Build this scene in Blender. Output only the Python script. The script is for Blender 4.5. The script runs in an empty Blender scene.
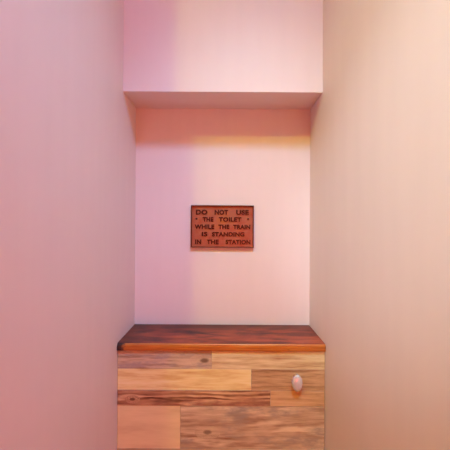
import bpy, bmesh, math, random
from mathutils import Vector, noise

# ---------------------------------------------------------------- camera, world, lights, exposure
scn = bpy.context.scene
col = scn.collection
R = math.radians
CX, CZ, F = 0.010, 1.35, 300.0            # camera position and focal length in pixels (450 px frame)

cam_d = bpy.data.cameras.new('camera')
cam_d.sensor_width = 36.0
cam_d.lens = 36.0 * F / 450.0
cam_d.clip_start = 0.01
cam = bpy.data.objects.new('camera', cam_d)
col.objects.link(cam)
cam.location = (CX, 0, CZ)
cam.rotation_mode = 'YXZ'
cam.rotation_euler = (R(90.25), 0, 0)
cam.rotation_mode = 'QUATERNION'
from mathutils import Euler, Quaternion
cam.rotation_quaternion = Euler((R(90.25), 0, 0)).to_quaternion() @ Quaternion((0, 0, 1), R(0.35))
scn.camera = cam

w = bpy.data.worlds.new('world')
scn.world = w
w.use_nodes = True
w.node_tree.nodes['Background'].inputs[0].default_value = (0.9, 0.75, 0.8, 1)
w.node_tree.nodes['Background'].inputs[1].default_value = 0.05

# lamps: watts per colour channel
W_A  = (13.5, 18.0, 0.5)      # warm ceiling lamp left of the alcove: the end of the left wall throws its upright shadow edge
W_AS = (46.0, 44.0, 7.0)      # its downlight beam
W_B  = (4.5, 11.0, 23.0)      # cool ceiling lamp before the alcove
W_BS = (36.0, 74.0, 112.0)      # its downlight beam
W_D  = (28.5, 3.3, 0.0)      # unseen glowing globe behind the camera, added as warm fill
W_P  = (44.0, 58.0, 64.0)   # fill beam added left of the camera to brighten the right wall
W_W  = (0.02, 0.015, 0.015)      # world
w.node_tree.nodes['Background'].inputs[0].default_value = W_W + (1,)
w.node_tree.nodes['Background'].inputs[1].default_value = 1.0
def lamp(name, typ, W, pos, aim=None, **kw):
    L = bpy.data.lights.new(name, typ); m = max(max(W), 1e-9)
    L.energy = m; L.color = tuple(c / m for c in W)
    for k, v in kw.items(): setattr(L, k, v)
    o = bpy.data.objects.new(name, L); col.objects.link(o); o.location = pos
    if aim is not None:
        o.rotation_mode = 'QUATERNION'
        o.rotation_quaternion = (Vector(pos) - Vector(aim)).to_track_quat('Z', 'Y')
    return o
LA_POS = (-0.655, -0.50, 2.93)
LB_POS = (0.20, -0.05, 2.93)
LD_POS, LD_R = (0.3, -1.2, 0.85), 0.15
lamp('warm_lamp_light', 'POINT', W_A, LA_POS, shadow_soft_size=0.035)
lamp('warm_beam_light', 'SPOT', W_AS, LA_POS, (0.34, 0.78, 1.42), shadow_soft_size=0.035, spot_size=R(42), spot_blend=1.0)
LP_POS = (-0.62, -0.65, 2.0)
lamp('added_fill_beam', 'SPOT', W_P, LP_POS, (0.35, 0.55, 1.45), shadow_soft_size=0.04, spot_size=R(33), spot_blend=1.0)
lamp('cool_lamp_light', 'POINT', W_B, LB_POS, shadow_soft_size=0.16)
lamp('cool_beam_light', 'SPOT', W_BS, LB_POS, (0.0, 1.08, 0.85), shadow_soft_size=0.16, spot_size=R(58), spot_blend=1.0)

vs = scn.view_settings
vs.view_transform = 'Standard'; vs.look = 'None'; vs.gamma = 1.0
vs.exposure = 0.10
vs.use_curve_mapping = False

# ---------------------------------------------------------------- helpers
def srgb(h):
    def f(c):
        return c / 12.92 if c <= 0.04045 else ((c + 0.055) / 1.055) ** 2.4
    return tuple(f(int(h[i:i + 2], 16) / 255) for i in (0, 2, 4)) + (1,)

def obj(name, bm, mats, parent=None, smooth=False):
    me = bpy.data.meshes.new(name)
    bmesh.ops.recalc_face_normals(bm, faces=bm.faces)
    bm.to_mesh(me); bm.free()
    for m in (mats if isinstance(mats, (list, tuple)) else [mats]):
        me.materials.append(m)
    if smooth:
        for p in me.polygons: p.use_smooth = True
    o = bpy.data.objects.new(name, me); col.objects.link(o)
    if parent:
        o.parent = parent
        o.matrix_parent_inverse = parent.matrix_world.inverted()
    return o

def thing(name, label, cat, loc=(0, 0, 0)):
    o = bpy.data.objects.new(name, None); col.objects.link(o)
    o.empty_display_size = 0.05
    o.location = loc
    o['label'] = label; o['category'] = cat
    bpy.context.view_layer.update()
    return o

def box(bm, x0, x1, y0, y1, z0, z1, bev=0.0, mat=0):
    r = bmesh.ops.create_cube(bm, size=1)
    for v in r['verts']:
        v.co = Vector(((x0 + x1) / 2 + v.co.x * (x1 - x0), (y0 + y1) / 2 + v.co.y * (y1 - y0), (z0 + z1) / 2 + v.co.z * (z1 - z0)))
    fs = {f for v in r['verts'] for f in v.link_faces}
    for f in fs: f.material_index = mat
    if bev:
        es = list({e for f in fs for e in f.edges})
        bmesh.ops.bevel(bm, geom=es, offset=bev, segments=2, profile=0.5, affect='EDGES')

def struct(name, bm, m):
    o = obj(name, bm, m); o['kind'] = 'structure'; return o

def lathe(bm, prof, c, ax, n=32, sx=1.0, sz=1.0):
    """prof: (distance along axis, radius); ax: axis direction"""
    q = Vector(ax).normalized().to_track_quat('Z', 'Y')
    rings = []
    for (t, r) in prof:
        if r <= 1e-6:
            rings.append([bm.verts.new(Vector(c) + q @ Vector((0, 0, t)))])
        else:
            rings.append([bm.verts.new(Vector(c) + q @ Vector((r * sx * math.cos(2 * math.pi * k / n), r * sz * math.sin(2 * math.pi * k / n), t))) for k in range(n)])
    for a, b in zip(rings, rings[1:]):
        for k in range(n):
            j = (k + 1) % n
            if len(a) == 1 and len(b) == 1: continue
            if len(a) == 1: bm.faces.new((a[0], b[j], b[k]))
            elif len(b) == 1: bm.faces.new((a[k], a[j], b[0]))
            else: bm.faces.new((a[k], a[j], b[j], b[k]))

class NT:
    def __init__(s, name):
        s.m = bpy.data.materials.new(name); s.m.use_nodes = True
        s.t = s.m.node_tree; s.b = s.t.nodes['Principled BSDF']
        s.b.inputs['Roughness'].default_value = 0.6
    def n(s, typ, **kw):
        x = s.t.nodes.new(typ)
        for k, v in kw.items(): setattr(x, k, v)
        return x
    def l(s, a, b): s.t.links.new(a, b)
    def put(s, sock, v):
        if isinstance(v, bpy.types.NodeSocket): s.l(v, sock)
        else: sock.default_value = v
    def math(s, op, a, b=0.0, c=0.0, clamp=False):
        x = s.n('ShaderNodeMath', operation=op, use_clamp=clamp)
        s.put(x.inputs[0], a); s.put(x.inputs[1], b); s.put(x.inputs[2], c)
        return x.outputs[0]
    def noise(s, vec, scale, detail=3, rough=0.55, dist=0.0):
        x = s.n('ShaderNodeTexNoise')
        s.l(vec, x.inputs['Vector']); x.inputs['Scale'].default_value = scale
        x.inputs['Detail'].default_value = detail; x.inputs['Roughness'].default_value = rough
        x.inputs['Distortion'].default_value = dist
        return x.outputs['Fac']
    def mapping(s, vec, scale=(1, 1, 1), loc=(0, 0, 0)):
        x = s.n('ShaderNodeMapping'); s.l(vec, x.inputs['Vector'])
        x.inputs['Scale'].default_value = scale; x.inputs['Location'].default_value = loc
        return x.outputs[0]
    def ramp(s, fac, stops, interp='LINEAR'):
        x = s.n('ShaderNodeValToRGB'); x.color_ramp.interpolation = interp
        s.l(fac, x.inputs[0])
        e = x.color_ramp.elements
        while len(e) < len(stops): e.new(0.5)
        for i, (p, c) in enumerate(stops):
            e[i].position = p; e[i].color = c
        return x.outputs[0]
    def mix(s, fac, a, b, blend='MIX'):
        x = s.n('ShaderNodeMix', data_type='RGBA', blend_type=blend)
        s.put(x.inputs[0], fac); s.put(x.inputs[6], a); s.put(x.inputs[7], b)
        return x.outputs[2]
    def smooth(s, v, lo, hi):
        x = s.n('ShaderNodeMapRange', interpolation_type='SMOOTHSTEP')
        s.put(x.inputs[0], v); x.inputs[1].default_value = lo; x.inputs[2].default_value = hi
        return x.outputs[0]
    def bump(s, h, strength=0.3, dist=0.001):
        x = s.n('ShaderNodeBump'); s.l(h, x.inputs['Height'])
        x.inputs['Strength'].default_value = strength; x.inputs['Distance'].default_value = dist
        s.l(x.outputs[0], s.b.inputs['Normal'])

# ---------------------------------------------------------------- plain materials
def paint(name, c, rough=0.6):
    t = NT(name)
    geo = t.n('ShaderNodeTexCoord').outputs['Object']
    n1 = t.noise(t.mapping(geo, (14, 14, 1.2)), 1.6, 3)
    n2 = t.noise(geo, 9, 4)
    f = t.math('ADD', t.math('MULTIPLY', n1, 0.6), t.math('MULTIPLY', n2, 0.4))
    a = tuple(x * 0.98 for x in c[:3]) + (1,); b = tuple(min(1, x * 1.02) for x in c[:3]) + (1,)
    t.l(t.ramp(f, [(0.3, a), (0.7, b)]), t.b.inputs['Base Color'])
    t.b.inputs['Roughness'].default_value = rough
    t.bump(t.noise(geo, 420, 2), 0.12, 0.0006)
    return t.m

M_wall = paint('pink_paint', (0.83, 0.67, 0.66, 1))
M_far = paint('terracotta_paint', (0.66, 0.34, 0.22, 1))  # for the unseen room walls; colour picked to bounce orange light into the alcove
M_ceil = paint('ceiling_paint', (0.82, 0.66, 0.62, 1))

def metal(name, c, rough, bump=0.0, metallic=1.0):
    t = NT(name); t.b.inputs['Base Color'].default_value = c
    t.b.inputs['Metallic'].default_value = metallic; t.b.inputs['Roughness'].default_value = rough
    if bump:
        geo = t.n('ShaderNodeTexCoord').outputs['Object']
        t.bump(t.noise(geo, 260, 4), bump, 0.0008)
    return t.m

# ---------------------------------------------------------------- wood
def wood(name, light, mid, dark, ring=90.0, wob=0.012, knots=(), seed=0.0, contrast=1.0, streak=0.5,
         blotch=None, rough=0.55, xs=1.0, holes=(), bend=()):
    """boards running along X; light / mid / dark are sRGB hex colours of the board's own grain.
    knots: (x, z, radius, colour mix); rings close around them"""
    t = NT(name)
    geo = t.n('ShaderNodeTexCoord').outputs['Object']
    mp = t.mapping(geo, (1, 1, 1), (seed * 3.1, seed * 1.7, seed * 0.9))
    sep = t.n('ShaderNodeSeparateXYZ'); t.l(geo, sep.inputs[0])
    X, Z = sep.outputs[0], sep.outputs[2]
    Y = sep.outputs[1]
    low = t.noise(t.mapping(mp, (2.6 * xs, 3, 12)), 1.6, 4, 0.5)
    f = t.math('ADD', t.math('ADD', Z, t.math('MULTIPLY', Y, 0.6)), t.math('MULTIPLY', t.math('SUBTRACT', low, 0.5), wob * 4))
    kmask = None
    for (kx, kz, kr, kd) in knots:
        dx = t.math('MULTIPLY', t.math('SUBTRACT', X, kx), 0.55)
        dz = t.math('SUBTRACT', Z, kz)
        d = t.math('SQRT', t.math('ADD', t.math('MULTIPLY', dx, dx), t.math('MULTIPLY', dz, dz)))
        d = t.math('ADD', d, t.math('MULTIPLY', t.math('SUBTRACT', t.noise(mp, 70, 2), 0.5), kr * 0.35))
        s_ = t.smooth(d, kr * 0.9, kr * 2.6)
        f = t.math('ADD', t.math('MULTIPLY', f, s_), t.math('MULTIPLY', t.math('ADD', d, kz), t.math('SUBTRACT', 1.0, s_)))
        km = t.math('MULTIPLY', t.math('SUBTRACT', 1.0, t.smooth(d, kr * 0.45, kr * 1.1)), kd)
        kmask = km if kmask is None else t.math('MAXIMUM', kmask, km)
    rg = t.math('SINE', t.math('MULTIPLY', f, ring * 6.283))
    rg = t.math('MULTIPLY_ADD', rg, 0.5, 0.5)
    rg = t.math('POWER', rg, 1.6)
    amp = t.smooth(t.noise(t.mapping(mp, (5, 5, 26), (4.4, 0, 1.7)), 1.2, 3), 0.34, 0.68)
    rg = t.math('ADD', t.math('MULTIPLY', t.math('SUBTRACT', rg, 0.4), t.math('MULTIPLY_ADD', amp, 1.25, 0.15)), 0.5)
    fine = t.noise(t.mapping(mp, (7, 60, 78)), 1.4, 6, 0.62)
    fine2 = t.noise(t.mapping(mp, (18, 120, 520)), 1.2, 3, 0.6)
    v = t.math('ADD', t.math('MULTIPLY', t.math('SUBTRACT', rg, 0.5), 0.42 * contrast),
               t.math('ADD', t.math('MULTIPLY', t.math('SUBTRACT', fine, 0.5), 1.7 * streak),
                      t.math('MULTIPLY', t.math('SUBTRACT', fine2, 0.5), 1.0 * streak)))
    big = t.noise(t.mapping(mp, (3.5, 5, 14)), 1.3, 3)
    v = t.math('ADD', v, t.math('MULTIPLY', t.math('SUBTRACT', big, 0.5), 0.9))
    v = t.math('ADD', v, 0.5, clamp=True)
    c = t.ramp(v, [(0.10, srgb(dark)), (0.48, srgb(mid)), (0.9, srgb(light))])
    if blotch:
        bc, lo, hi, sc = blotch
        c = t.mix(t.smooth(t.noise(t.mapping(mp, (sc, sc, sc * 3)), 1.0, 5, 0.65), lo, hi), c, srgb(bc))
    if kmask is not None:
        c = t.mix(kmask, c, tuple(x * 0.35 for x in srgb(dark)[:3]) + (1,))
    t.l(c, t.b.inputs['Base Color'])
    t.b.inputs['Roughness'].default_value = rough
    t.bump(t.math('ADD', fine, t.math('MULTIPLY', rg, 0.3)), 0.35, 0.0008)
    return t.m

# ---------------------------------------------------------------- the setting
HW = 0.35                      # half width of the alcove
YM, YS, YB = 0.47, 1.05, 1.2034   # mouth of the alcove, bulkhead face, alcove back wall
ZS = CZ + 0.4715               # underside of bulkhead
ZC = 3.00                      # ceiling

bm = bmesh.new(); box(bm, -1.3, -HW, YM, YB + 0.12, 0, ZC); struct('wall_left', bm, M_wall)
bm = bmesh.new(); box(bm, HW, 1.3, 0.40, YB + 0.12, 0, ZC); struct('wall_right', bm, M_wall)
bm = bmesh.new(); box(bm, -HW, HW, YB, YB + 0.12, 0, ZC); struct('wall_back', bm, M_wall)
bm = bmesh.new(); box(bm, -HW, HW, YS, YB, ZS, ZC); struct('wall_upper', bm, M_wall)
bm = bmesh.new(); box(bm, -1.42, -1.3, -1.5, YB + 0.12, 0, ZC); struct('wall_far_left', bm, M_far)
bm = bmesh.new(); box(bm, 1.3, 1.42, -1.5, YB + 0.12, 0, ZC); struct('wall_far_right', bm, M_far)
bm = bmesh.new(); box(bm, -1.42, 1.42, -1.62, -1.5, 0, ZC); struct('wall_front', bm, M_far)
bm = bmesh.new(); box(bm, -1.42, 1.42, -1.62, YB + 0.12, ZC, ZC + 0.1); struct('ceiling', bm, M_ceil)
M_floor = wood('floor_boards', 'b98a5c', '8f623c', '5b3a22', ring=20, seed=9)
bm = bmesh.new(); box(bm, -1.42, 1.42, -1.62, YB + 0.12, -0.1, 0); struct('floor', bm, M_floor)

# ---------------------------------------------------------------- pixel helpers only used to read sizes off the photograph
YF = 1.0125                     # face of the planks
def PX(px, y=YF): return (px - 222.2) / F * y
def PZ(py, y=YF): return CZ - (py - 226.5) / F * y

ZT = CZ - 0.3935               # top of the shelf
# ---------------------------------------------------------------- cabinet with reclaimed planks
cab = thing('toilet_cabinet', 'built-in cabinet faced with mixed reclaimed wood planks, oval glass knob at upper right', 'cabinet', (0, YF + 0.05, 0))
mats = [
 wood('plank_grey_tan', 'e2c8a2', 'd0b294', '90694e', ring=42, wob=0.016, knots=((PX(205.5), PZ(360.5), 0.0105, 0.75),), seed=1.0, contrast=0.8, streak=0.7, blotch=('a8948a', 0.46, 0.66, 7)),
 wood('plank_pale_tan', 'efdcae', 'd8be8e', 'b0805a', ring=40, wob=0.012, seed=2.3, contrast=0.6, streak=0.7),
 wood('plank_golden', 'fae6b2', 'f0d896', 'd6a662', ring=26, wob=0.022, seed=3.7, contrast=0.6, streak=0.55),
 wood('plank_tan_brown', 'd8b48a', 'be976c', '85603e', ring=50, wob=0.010, seed=4.1, contrast=0.6, streak=0.8),
 wood('plank_figured_brown', 'deb488', 'bc8860', '62341f', ring=40, wob=0.030, knots=((PX(134), PZ(399.5), 0.0055, 0.5),), seed=5.9, contrast=1.7, streak=0.35, xs=0.7, blotch=('94604c', 0.46, 0.66, 6)),
 wood('plank_warm_tan', 'dcb88a', 'cca272', '9c7048', ring=50, wob=0.010, seed=6.2, contrast=0.5, streak=0.7),
 wood('plank_orange_smooth', 'f2d6a4', 'e8ca98', 'd2a87a', ring=14, wob=0.014, seed=7.7, contrast=0.3, streak=0.3),
 wood('plank_knotty_grey', 'e8cfa8', 'c8a886', '94694c', ring=30, wob=0.030, knots=((PX(209), PZ(432), 0.0095, 0.65),), seed=8.4, contrast=0.85, streak=0.6, blotch=('a4907e', 0.48, 0.68, 6)),
 wood('plank_light_brown', 'd3b281', 'bd9869', '94633f', ring=50, wob=0.010, seed=10.6, contrast=0.6),
]
XL, XR = -HW + 0.001, HW - 0.001
rows = [
 (350.6, 368.8, [(None, 212.5, 0), (212.5, None, 1)]),
 (368.8, 390.2, [(None, 252.5, 2), (252.5, None, 3)]),
 (390.2, 405.6, [(None, 271.5, 4), (271.5, None, 5)]),
 (405.6, 448.8, [(None, 181.8, 6), (181.8, None, 7)]),
 (448.8, 478.0, [(None, 240.0, 8), (240.0, None, 1)]),
 (478.0, 512.0, [(None, 190.0, 2), (190.0, None, 0)]),
 (512.0, 560.0, [(None, 262.0, 5), (262.0, None, 8)]),
 (560.0, 600.0, [(None, 200.0, 3), (200.0, None, 6)]),
]
random.seed(4)
bm = bmesh.new()
for (p0, p1, ps) in rows:
    for (a, b, m) in ps:
        x0 = XL if a is None else PX(a) + 0.0002
        x1 = XR if b is None else PX(b) - 0.0002
        dy = random.uniform(-0.0008, 0.0008)
        z0, z1 = PZ(p1) + 0.0002, PZ(p0) - 0.0002
        box(bm, x0, x1, YF + dy, YF + 0.018, max(z0, 0.005), z1, 0.0006, m)
obj('front_panel', bm, mats, cab)
M_body = wood('cabinet_body_board', 'c49a6c', 'a97c50', '7a5433', seed=12)
bm = bmesh.new(); box(bm, XL, XR, YF + 0.0185, YB - 0.002, 0.001, ZT - 0.027)
obj('body', bm, M_body, cab)

# knob: oval faceted glass on a small metal rosette
M_chrome = metal('polished_metal', (0.78, 0.76, 0.78, 1), 0.18)
t = NT('knob_glass')
t.b.inputs['Base Color'].default_value = (0.93, 0.95, 1.0, 1)
t.b.inputs['Roughness'].default_value = 0.22
t.b.inputs['IOR'].default_value = 1.5
t.b.inputs['Transmission Weight'].default_value = 0.25
t.b.inputs['Metallic'].default_value = 0.45
M_knob = t.m
kx, kz = PX(298.6, 0.995), PZ(383.2, 0.995)
bm = bmesh.new()
lathe(bm, [(0.0, 0), (0.0, 1.0), (0.002, 1.0), (0.004, 0.86), (0.0055, 0.5), (0.007, 0.42), (0.007, 0)], (kx, YF - 0.0002, kz), (0, -1, 0), 32)
for v in bm.verts:
    v.co.x = kx + (v.co.x - kx) * 0.0165
    v.co.z = kz + (v.co.z - kz) * 0.0255
kn = obj('knob', bm, M_chrome, cab, False); kn['label'] = 'oval clear glass knob on a polished metal base'
bm = bmesh.new()
lathe(bm, [(0.0, 0), (0.0, 0.6), (0.003, 0.88), (0.007, 1.0), (0.0105, 0.9), (0.0135, 0.66), (0.015, 0.36), (0.0153, 0.0)], (kx, YF - 0.0075, kz), (0, -1, 0), 14)
for v in bm.verts:
    v.co.x = kx + (v.co.x - kx) * 0.0178
    v.co.z = kz + (v.co.z - kz) * 0.0280
obj('glass_head', bm, M_knob, kn)

# ---------------------------------------------------------------- the shelf: thick old board with a sawn front edge
t = NT('aged_red_wood')
geo = t.n('ShaderNodeTexCoord').outputs['Object']
st = t.noise(t.mapping(geo, (5, 26, 26)), 1.2, 6, 0.6, 0.8)
bl = t.noise(t.mapping(geo, (5, 9, 9), (3.2, 0, 0)), 1.1, 4, 0.6, 0.8)
c = t.ramp(t.math('ADD', t.math('MULTIPLY', st, 0.6), t.math('MULTIPLY', bl, 0.4)),
           [(0.36, srgb('35130d')), (0.46, srgb('70291b')), (0.54, srgb('9a3c24')), (0.66, srgb('b8522e'))])
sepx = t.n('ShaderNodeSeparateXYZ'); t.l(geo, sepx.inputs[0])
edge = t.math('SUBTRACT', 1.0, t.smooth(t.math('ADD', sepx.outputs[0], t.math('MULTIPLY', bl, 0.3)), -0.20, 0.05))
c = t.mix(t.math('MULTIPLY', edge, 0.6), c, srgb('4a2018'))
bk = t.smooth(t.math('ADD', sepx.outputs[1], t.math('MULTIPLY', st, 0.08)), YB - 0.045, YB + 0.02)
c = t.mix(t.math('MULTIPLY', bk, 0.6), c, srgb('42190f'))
fl = t.smooth(t.noise(t.mapping(geo, (30, 60, 60)), 2.0, 3, 0.7), 0.68, 0.74)
c = t.mix(t.math('MULTIPLY', fl, 0.6), c, srgb('b98a7c'))
t.l(c, t.b.inputs['Base Color']); t.b.inputs['Roughness'].default_value = 0.5
t.bump(st, 0.5, 0.0015)
M_red = t.m
t = NT('sawn_orange_edge')
geo = t.n('ShaderNodeTexCoord').outputs['Object']
st = t.noise(t.mapping(geo, (6, 60, 190)), 1.3, 4, 0.6)
c = t.ramp(st, [(0.28, srgb('9c4818')), (0.5, srgb('c4702a')), (0.75, srgb('d88e44'))])
sp = t.n('ShaderNodeSeparateXYZ'); t.l(geo, sp.inputs[0])
# dark worn left end and little dark nicks
wl = t.math('SUBTRACT', 1.0, t.smooth(t.math('ADD', sp.outputs[0], t.math('MULTIPLY', t.noise(geo, 60, 3), 0.05)), -0.312, -0.290))
c = t.mix(wl, c, srgb('38201c'))
nk = t.smooth(t.noise(t.mapping(geo, (22, 40, 90), (1.3, 0, 0.4)), 1.5, 2, 0.5), 0.70, 0.76)
c = t.mix(nk, c, srgb('6b2c16'))
t.l(c, t.b.inputs['Base Color']); t.b.inputs['Roughness'].default_value = 0.42
t.bump(st, 0.3, 0.001)
M_edge = t.m

YE = 1.0035
TH = 0.0245
bm = bmesh.new()
NX = 170
x0s, x1s = -HW + 0.0012, HW - 0.0012
# profile round the board from back-top forward, down the front, to back-bottom
def prof(x):
    n = lambda s, k: noise.noise(Vector((x * s, k, 0.3)))
    sag = 0.0007 * n(6, 1) 
    low = 0.0013 * n(16, 2) + 0.0008 * n(60, 3)
    wav = 0.0010 * n(9, 5)
    e = max(0.0, 1 - (x + HW) / 0.036)            # chipped left end
    ch = e ** 0.6 * (0.0015 + 0.0075 * abs(n(150, 8)))
    top = ZT + sag * 0.5
    yf = YE + wav
    return [(YB - 0.001, top), (1.15, top + 0.0004 * n(30, 9)), (1.10, top + 0.0005 * n(22, 4)), (1.05, top + 0.0004 * n(28, 6)), (yf + 0.012, top),
            (yf + 0.004 + ch, top - 0.0003), (yf + 0.0012 + ch, top - 0.0016 - ch * 0.6), (yf + ch * 0.7, top - 0.004 - ch),
            (yf, top - TH * 0.5), (yf + 0.0003, top - TH + 0.004), (yf + 0.0012, top - TH + low + 0.0016), (yf + 0.003, top - TH + low + 0.0003),
            (yf + 0.0075, top - TH), (YB - 0.001, top - TH)]
cols = []
for i in range(NX + 1):
    x = x0s + (x1s - x0s) * i / NX
    cols.append([bm.verts.new((x, y, z)) for (y, z) in prof(x)])
for a, b in zip(cols, cols[1:]):
    m = len(a)
    for k in range(m):
        j = (k + 1) % m
        f = bm.faces.new((a[k], b[k], b[j], a[j]))
        f.material_index = 1 if 5 <= k <= 11 else 0
        f.smooth = 4 <= k <= 10
bm.faces.new(cols[0]); bm.faces.new(list(reversed(cols[-1])))
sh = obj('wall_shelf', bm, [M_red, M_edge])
sh['label'] = 'thick aged reddish brown wooden board with orange front edge, lying across the cabinet top'
sh['category'] = 'shelf'

# ---------------------------------------------------------------- the sign
t = NT('painted_cast_plate')
geo = t.n('ShaderNodeTexCoord').outputs['Object']
n1 = t.noise(geo, 18, 4, 0.6)
c = t.ramp(n1, [(0.35, srgb('a2503c')), (0.52, srgb('a66450')), (0.68, srgb('ae6a3c'))])
t.l(c, t.b.inputs['Base Color']); t.b.inputs['Roughness'].default_value = 0.42
t.b.inputs['Metallic'].default_value = 0.25
t.bump(t.noise(geo, 300, 3), 0.3, 0.0008)
M_plate = t.m
M_letter = metal('dark_letter_paint', srgb('48160f'), 0.35, 0.1, 0.2)
M_rim = metal('worn_rim', srgb('6a3020'), 0.35, 0.2, 0.3)

YP = YB - 0.0085                # sign face
def SX(p): return (p - 222.35) / F * (YP)
def SZ(p): return CZ - (p - 226.5) / F * (YP)
sx0, sx1, sz0, sz1 = SX(190.8), SX(253.6), SZ(247.8), SZ(205.6)
sign = thing('wall_sign', 'rectangular reddish brown cast plaque with raised dark lettering on the pink alcove wall', 'sign', ((sx0 + sx1) / 2, YB, sz0))
bm = bmesh.new(); box(bm, sx0 + 0.002, sx1 - 0.002, YP + 0.003, YB - 0.0006, sz0 + 0.002, sz1 - 0.002, 0.001)
obj('plate', bm, M_plate, sign)
bm = bmesh.new()
rw = 0.0042
# raised rim: mitred frame with sloping inside
outer = [(sx0, sz0), (sx1, sz0), (sx1, sz1), (sx0, sz1)]
def ringv(ins, y): return [bm.verts.new((x + (ins if x == sx0 else -ins), y, z + (ins if z == sz0 else -ins))) for x, z in outer]
yr = YP - 0.0055
rr = [ringv(0, YB - 0.0004), ringv(0, yr + 0.001), ringv(0.0008, yr), ringv(0.0016, yr), ringv(rw, YP + 0.0035), ringv(rw, YB - 0.0004)]
for a, b in zip(rr, rr[1:]):
    for k in range(4): bm.faces.new((a[k], a[(k + 1) % 4], b[(k + 1) % 4], b[k]))
for k in range(4): bm.faces.new((rr[-1][k], rr[-1][(k + 1) % 4], rr[0][(k + 1) % 4], rr[0][k]))
obj('rim', bm, M_rim, sign)

def word_mesh(bm, txt, px0, px1, py0, py1):
    cu = bpy.data.curves.new('t', 'FONT'); cu.body = txt
    cu.extrude = 0.06; cu.bevel_depth = 0.018; cu.offset = 0.028; cu.resolution_u = 4; cu.space_character = 1.08
    o = bpy.data.objects.new('t', cu); col.objects.link(o)
    dg = bpy.context.evaluated_depsgraph_get()
    me = bpy.data.meshes.new_from_object(o.evaluated_get(dg))
    xs = [v.co.x for v in me.vertices]; ys = [v.co.y for v in me.vertices]; zs = [v.co.z for v in me.vertices]
    X0, X1, Z0, Z1 = SX(px0), SX(px1), SZ(py1), SZ(py0)
    for v in me.vertices:
        a = (v.co.x - min(xs)) / (max(xs) - min(xs)); b = (v.co.y - min(ys)) / (max(ys) - min(ys)); c = (v.co.z - min(zs)) / (max(zs) - min(zs))
        v.co = Vector((X0 + a * (X1 - X0), YP + 0.0035 - c * 0.0035, Z0 + b * (Z1 - Z0)))
    bm.from_mesh(me)
    bpy.data.objects.remove(o); bpy.data.curves.remove(cu); bpy.data.meshes.remove(me)

lines = [
 (209.9, 214.9, [('DO', 195.6, 207.2), ('NOT', 214.4, 228.0), ('USE', 236.0, 248.6)]),
 (217.3, 221.9, [('THE', 202.4, 213.2), ('TOILET', 218.6, 241.2)]),
 (224.8, 229.3, [('WHILE', 194.4, 214.2), ('THE', 218.2, 229.2), ('TRAIN', 233.0, 250.2)]),
 (232.2, 236.7, [('IS', 201.6, 207.4), ('STANDING', 211.8, 244.4)]),
 (239.8, 244.5, [('IN', 195.0, 201.2), ('THE', 206.8, 218.6), ('STATION', 225.6, 250.4)]),
]
for (a, b, ws) in lines:
    for (tx, p0, p1) in ws:
        bm = bmesh.new(); word_mesh(bm, tx, p0, p1, a, b)
        o = obj('word', bm, M_letter, sign)
        o['label'] = 'raised dark capitals reading ' + tx
for p in (196.2, 248.0):
    bm = bmesh.new()
    lathe(bm, [(0, 0.0042), (0.0025, 0.0040), (0.0042, 0.0022), (0.0046, 0)], (SX(p), YP + 0.0035, SZ(219.0)), (0, -1, 0), 16)
    obj('bullet_dot', bm, M_letter, sign, True)

# ---------------------------------------------------------------- lamp fittings (pendant and floor globe added as fill), all outside the picture
def emis(name, c, s):
    t = NT(name); t.b.inputs['Emission Color'].default_value = tuple(c) + (1,); t.b.inputs['Emission Strength'].default_value = s
    return t.m
M_white = metal('white_enamel', (0.8, 0.78, 0.76, 1), 0.4, 0, 0)
for (p, r, c, lab) in ((LB_POS, 0.085, (0.8, 0.75, 1.0), 'round white ceiling lamp over the alcove mouth'), (LA_POS, 0.05, (1, 0.8, 0.5), 'small warm ceiling lamp left of the alcove')):
    c0 = (p[0], p[1], ZC)
    L = thing('ceiling_lamp', lab, 'lamp', c0)
    bm = bmesh.new(); lathe(bm, [(0.0005, 0), (0.0005, r), (0.012, r), (0.014, r - 0.004), (0.014, 0)], c0, (0, 0, -1), 40)
    obj('housing', bm, M_white, L)
    bm = bmesh.new(); lathe(bm, [(0.015, 0), (0.015, r - 0.02), (0.022, r - 0.03), (0.024, 0)], c0, (0, 0, -1), 40)
    obj('diffuser', bm, emis('opal_glow', c, 2.0), L)
c0 = (LP_POS[0], LP_POS[1], ZC)
L = thing('added_fill_pendant', 'made-up small white pendant on a cord left of the alcove, holder for the added fill beam', 'lamp', c0)
bm = bmesh.new(); lathe(bm, [(0.0005, 0), (0.0005, 0.04), (0.02, 0.03), (0.02, 0.003), (ZC - LP_POS[2] - 0.16, 0.003), (ZC - LP_POS[2] - 0.16, 0)], c0, (0, 0, -1), 24)
obj('cord', bm, M_white, L)
bm = bmesh.new(); h = ZC - LP_POS[2]
lathe(bm, [(h - 0.1595, 0), (h - 0.1595, 0.02), (h - 0.13, 0.03), (h - 0.06, 0.085), (h - 0.06, 0.081), (h - 0.125, 0.027), (h - 0.15, 0.016), (h - 0.15, 0)], c0, (0, 0, -1), 36)
obj('fill_shade', bm, M_white, L)
L = thing('added_fill_globe', 'added warm fill light, an unseen orange glowing globe on a short metal stand', 'lamp', (LD_POS[0], LD_POS[1], 0))
bm = bmesh.new(); lathe(bm, [(0.0005, 0), (0.0005, 0.12), (0.012, 0.118), (0.016, 0.02), (0.03, 0.012), (0.355, 0.012), (0.355, 0)], (LD_POS[0], LD_POS[1], 0), (0, 0, 1), 32)
obj('stand', bm, M_white, L)
bm = bmesh.new(); bmesh.ops.create_uvsphere(bm, u_segments=32, v_segments=16, radius=LD_R)
for v in bm.verts: v.co += Vector(LD_POS)
kD = 4 * math.pi ** 2 * LD_R ** 2
obj('globe', bm, emis('warm_fill_glow', tuple(c / max(W_D) for c in W_D), max(W_D) / kD), L, True)
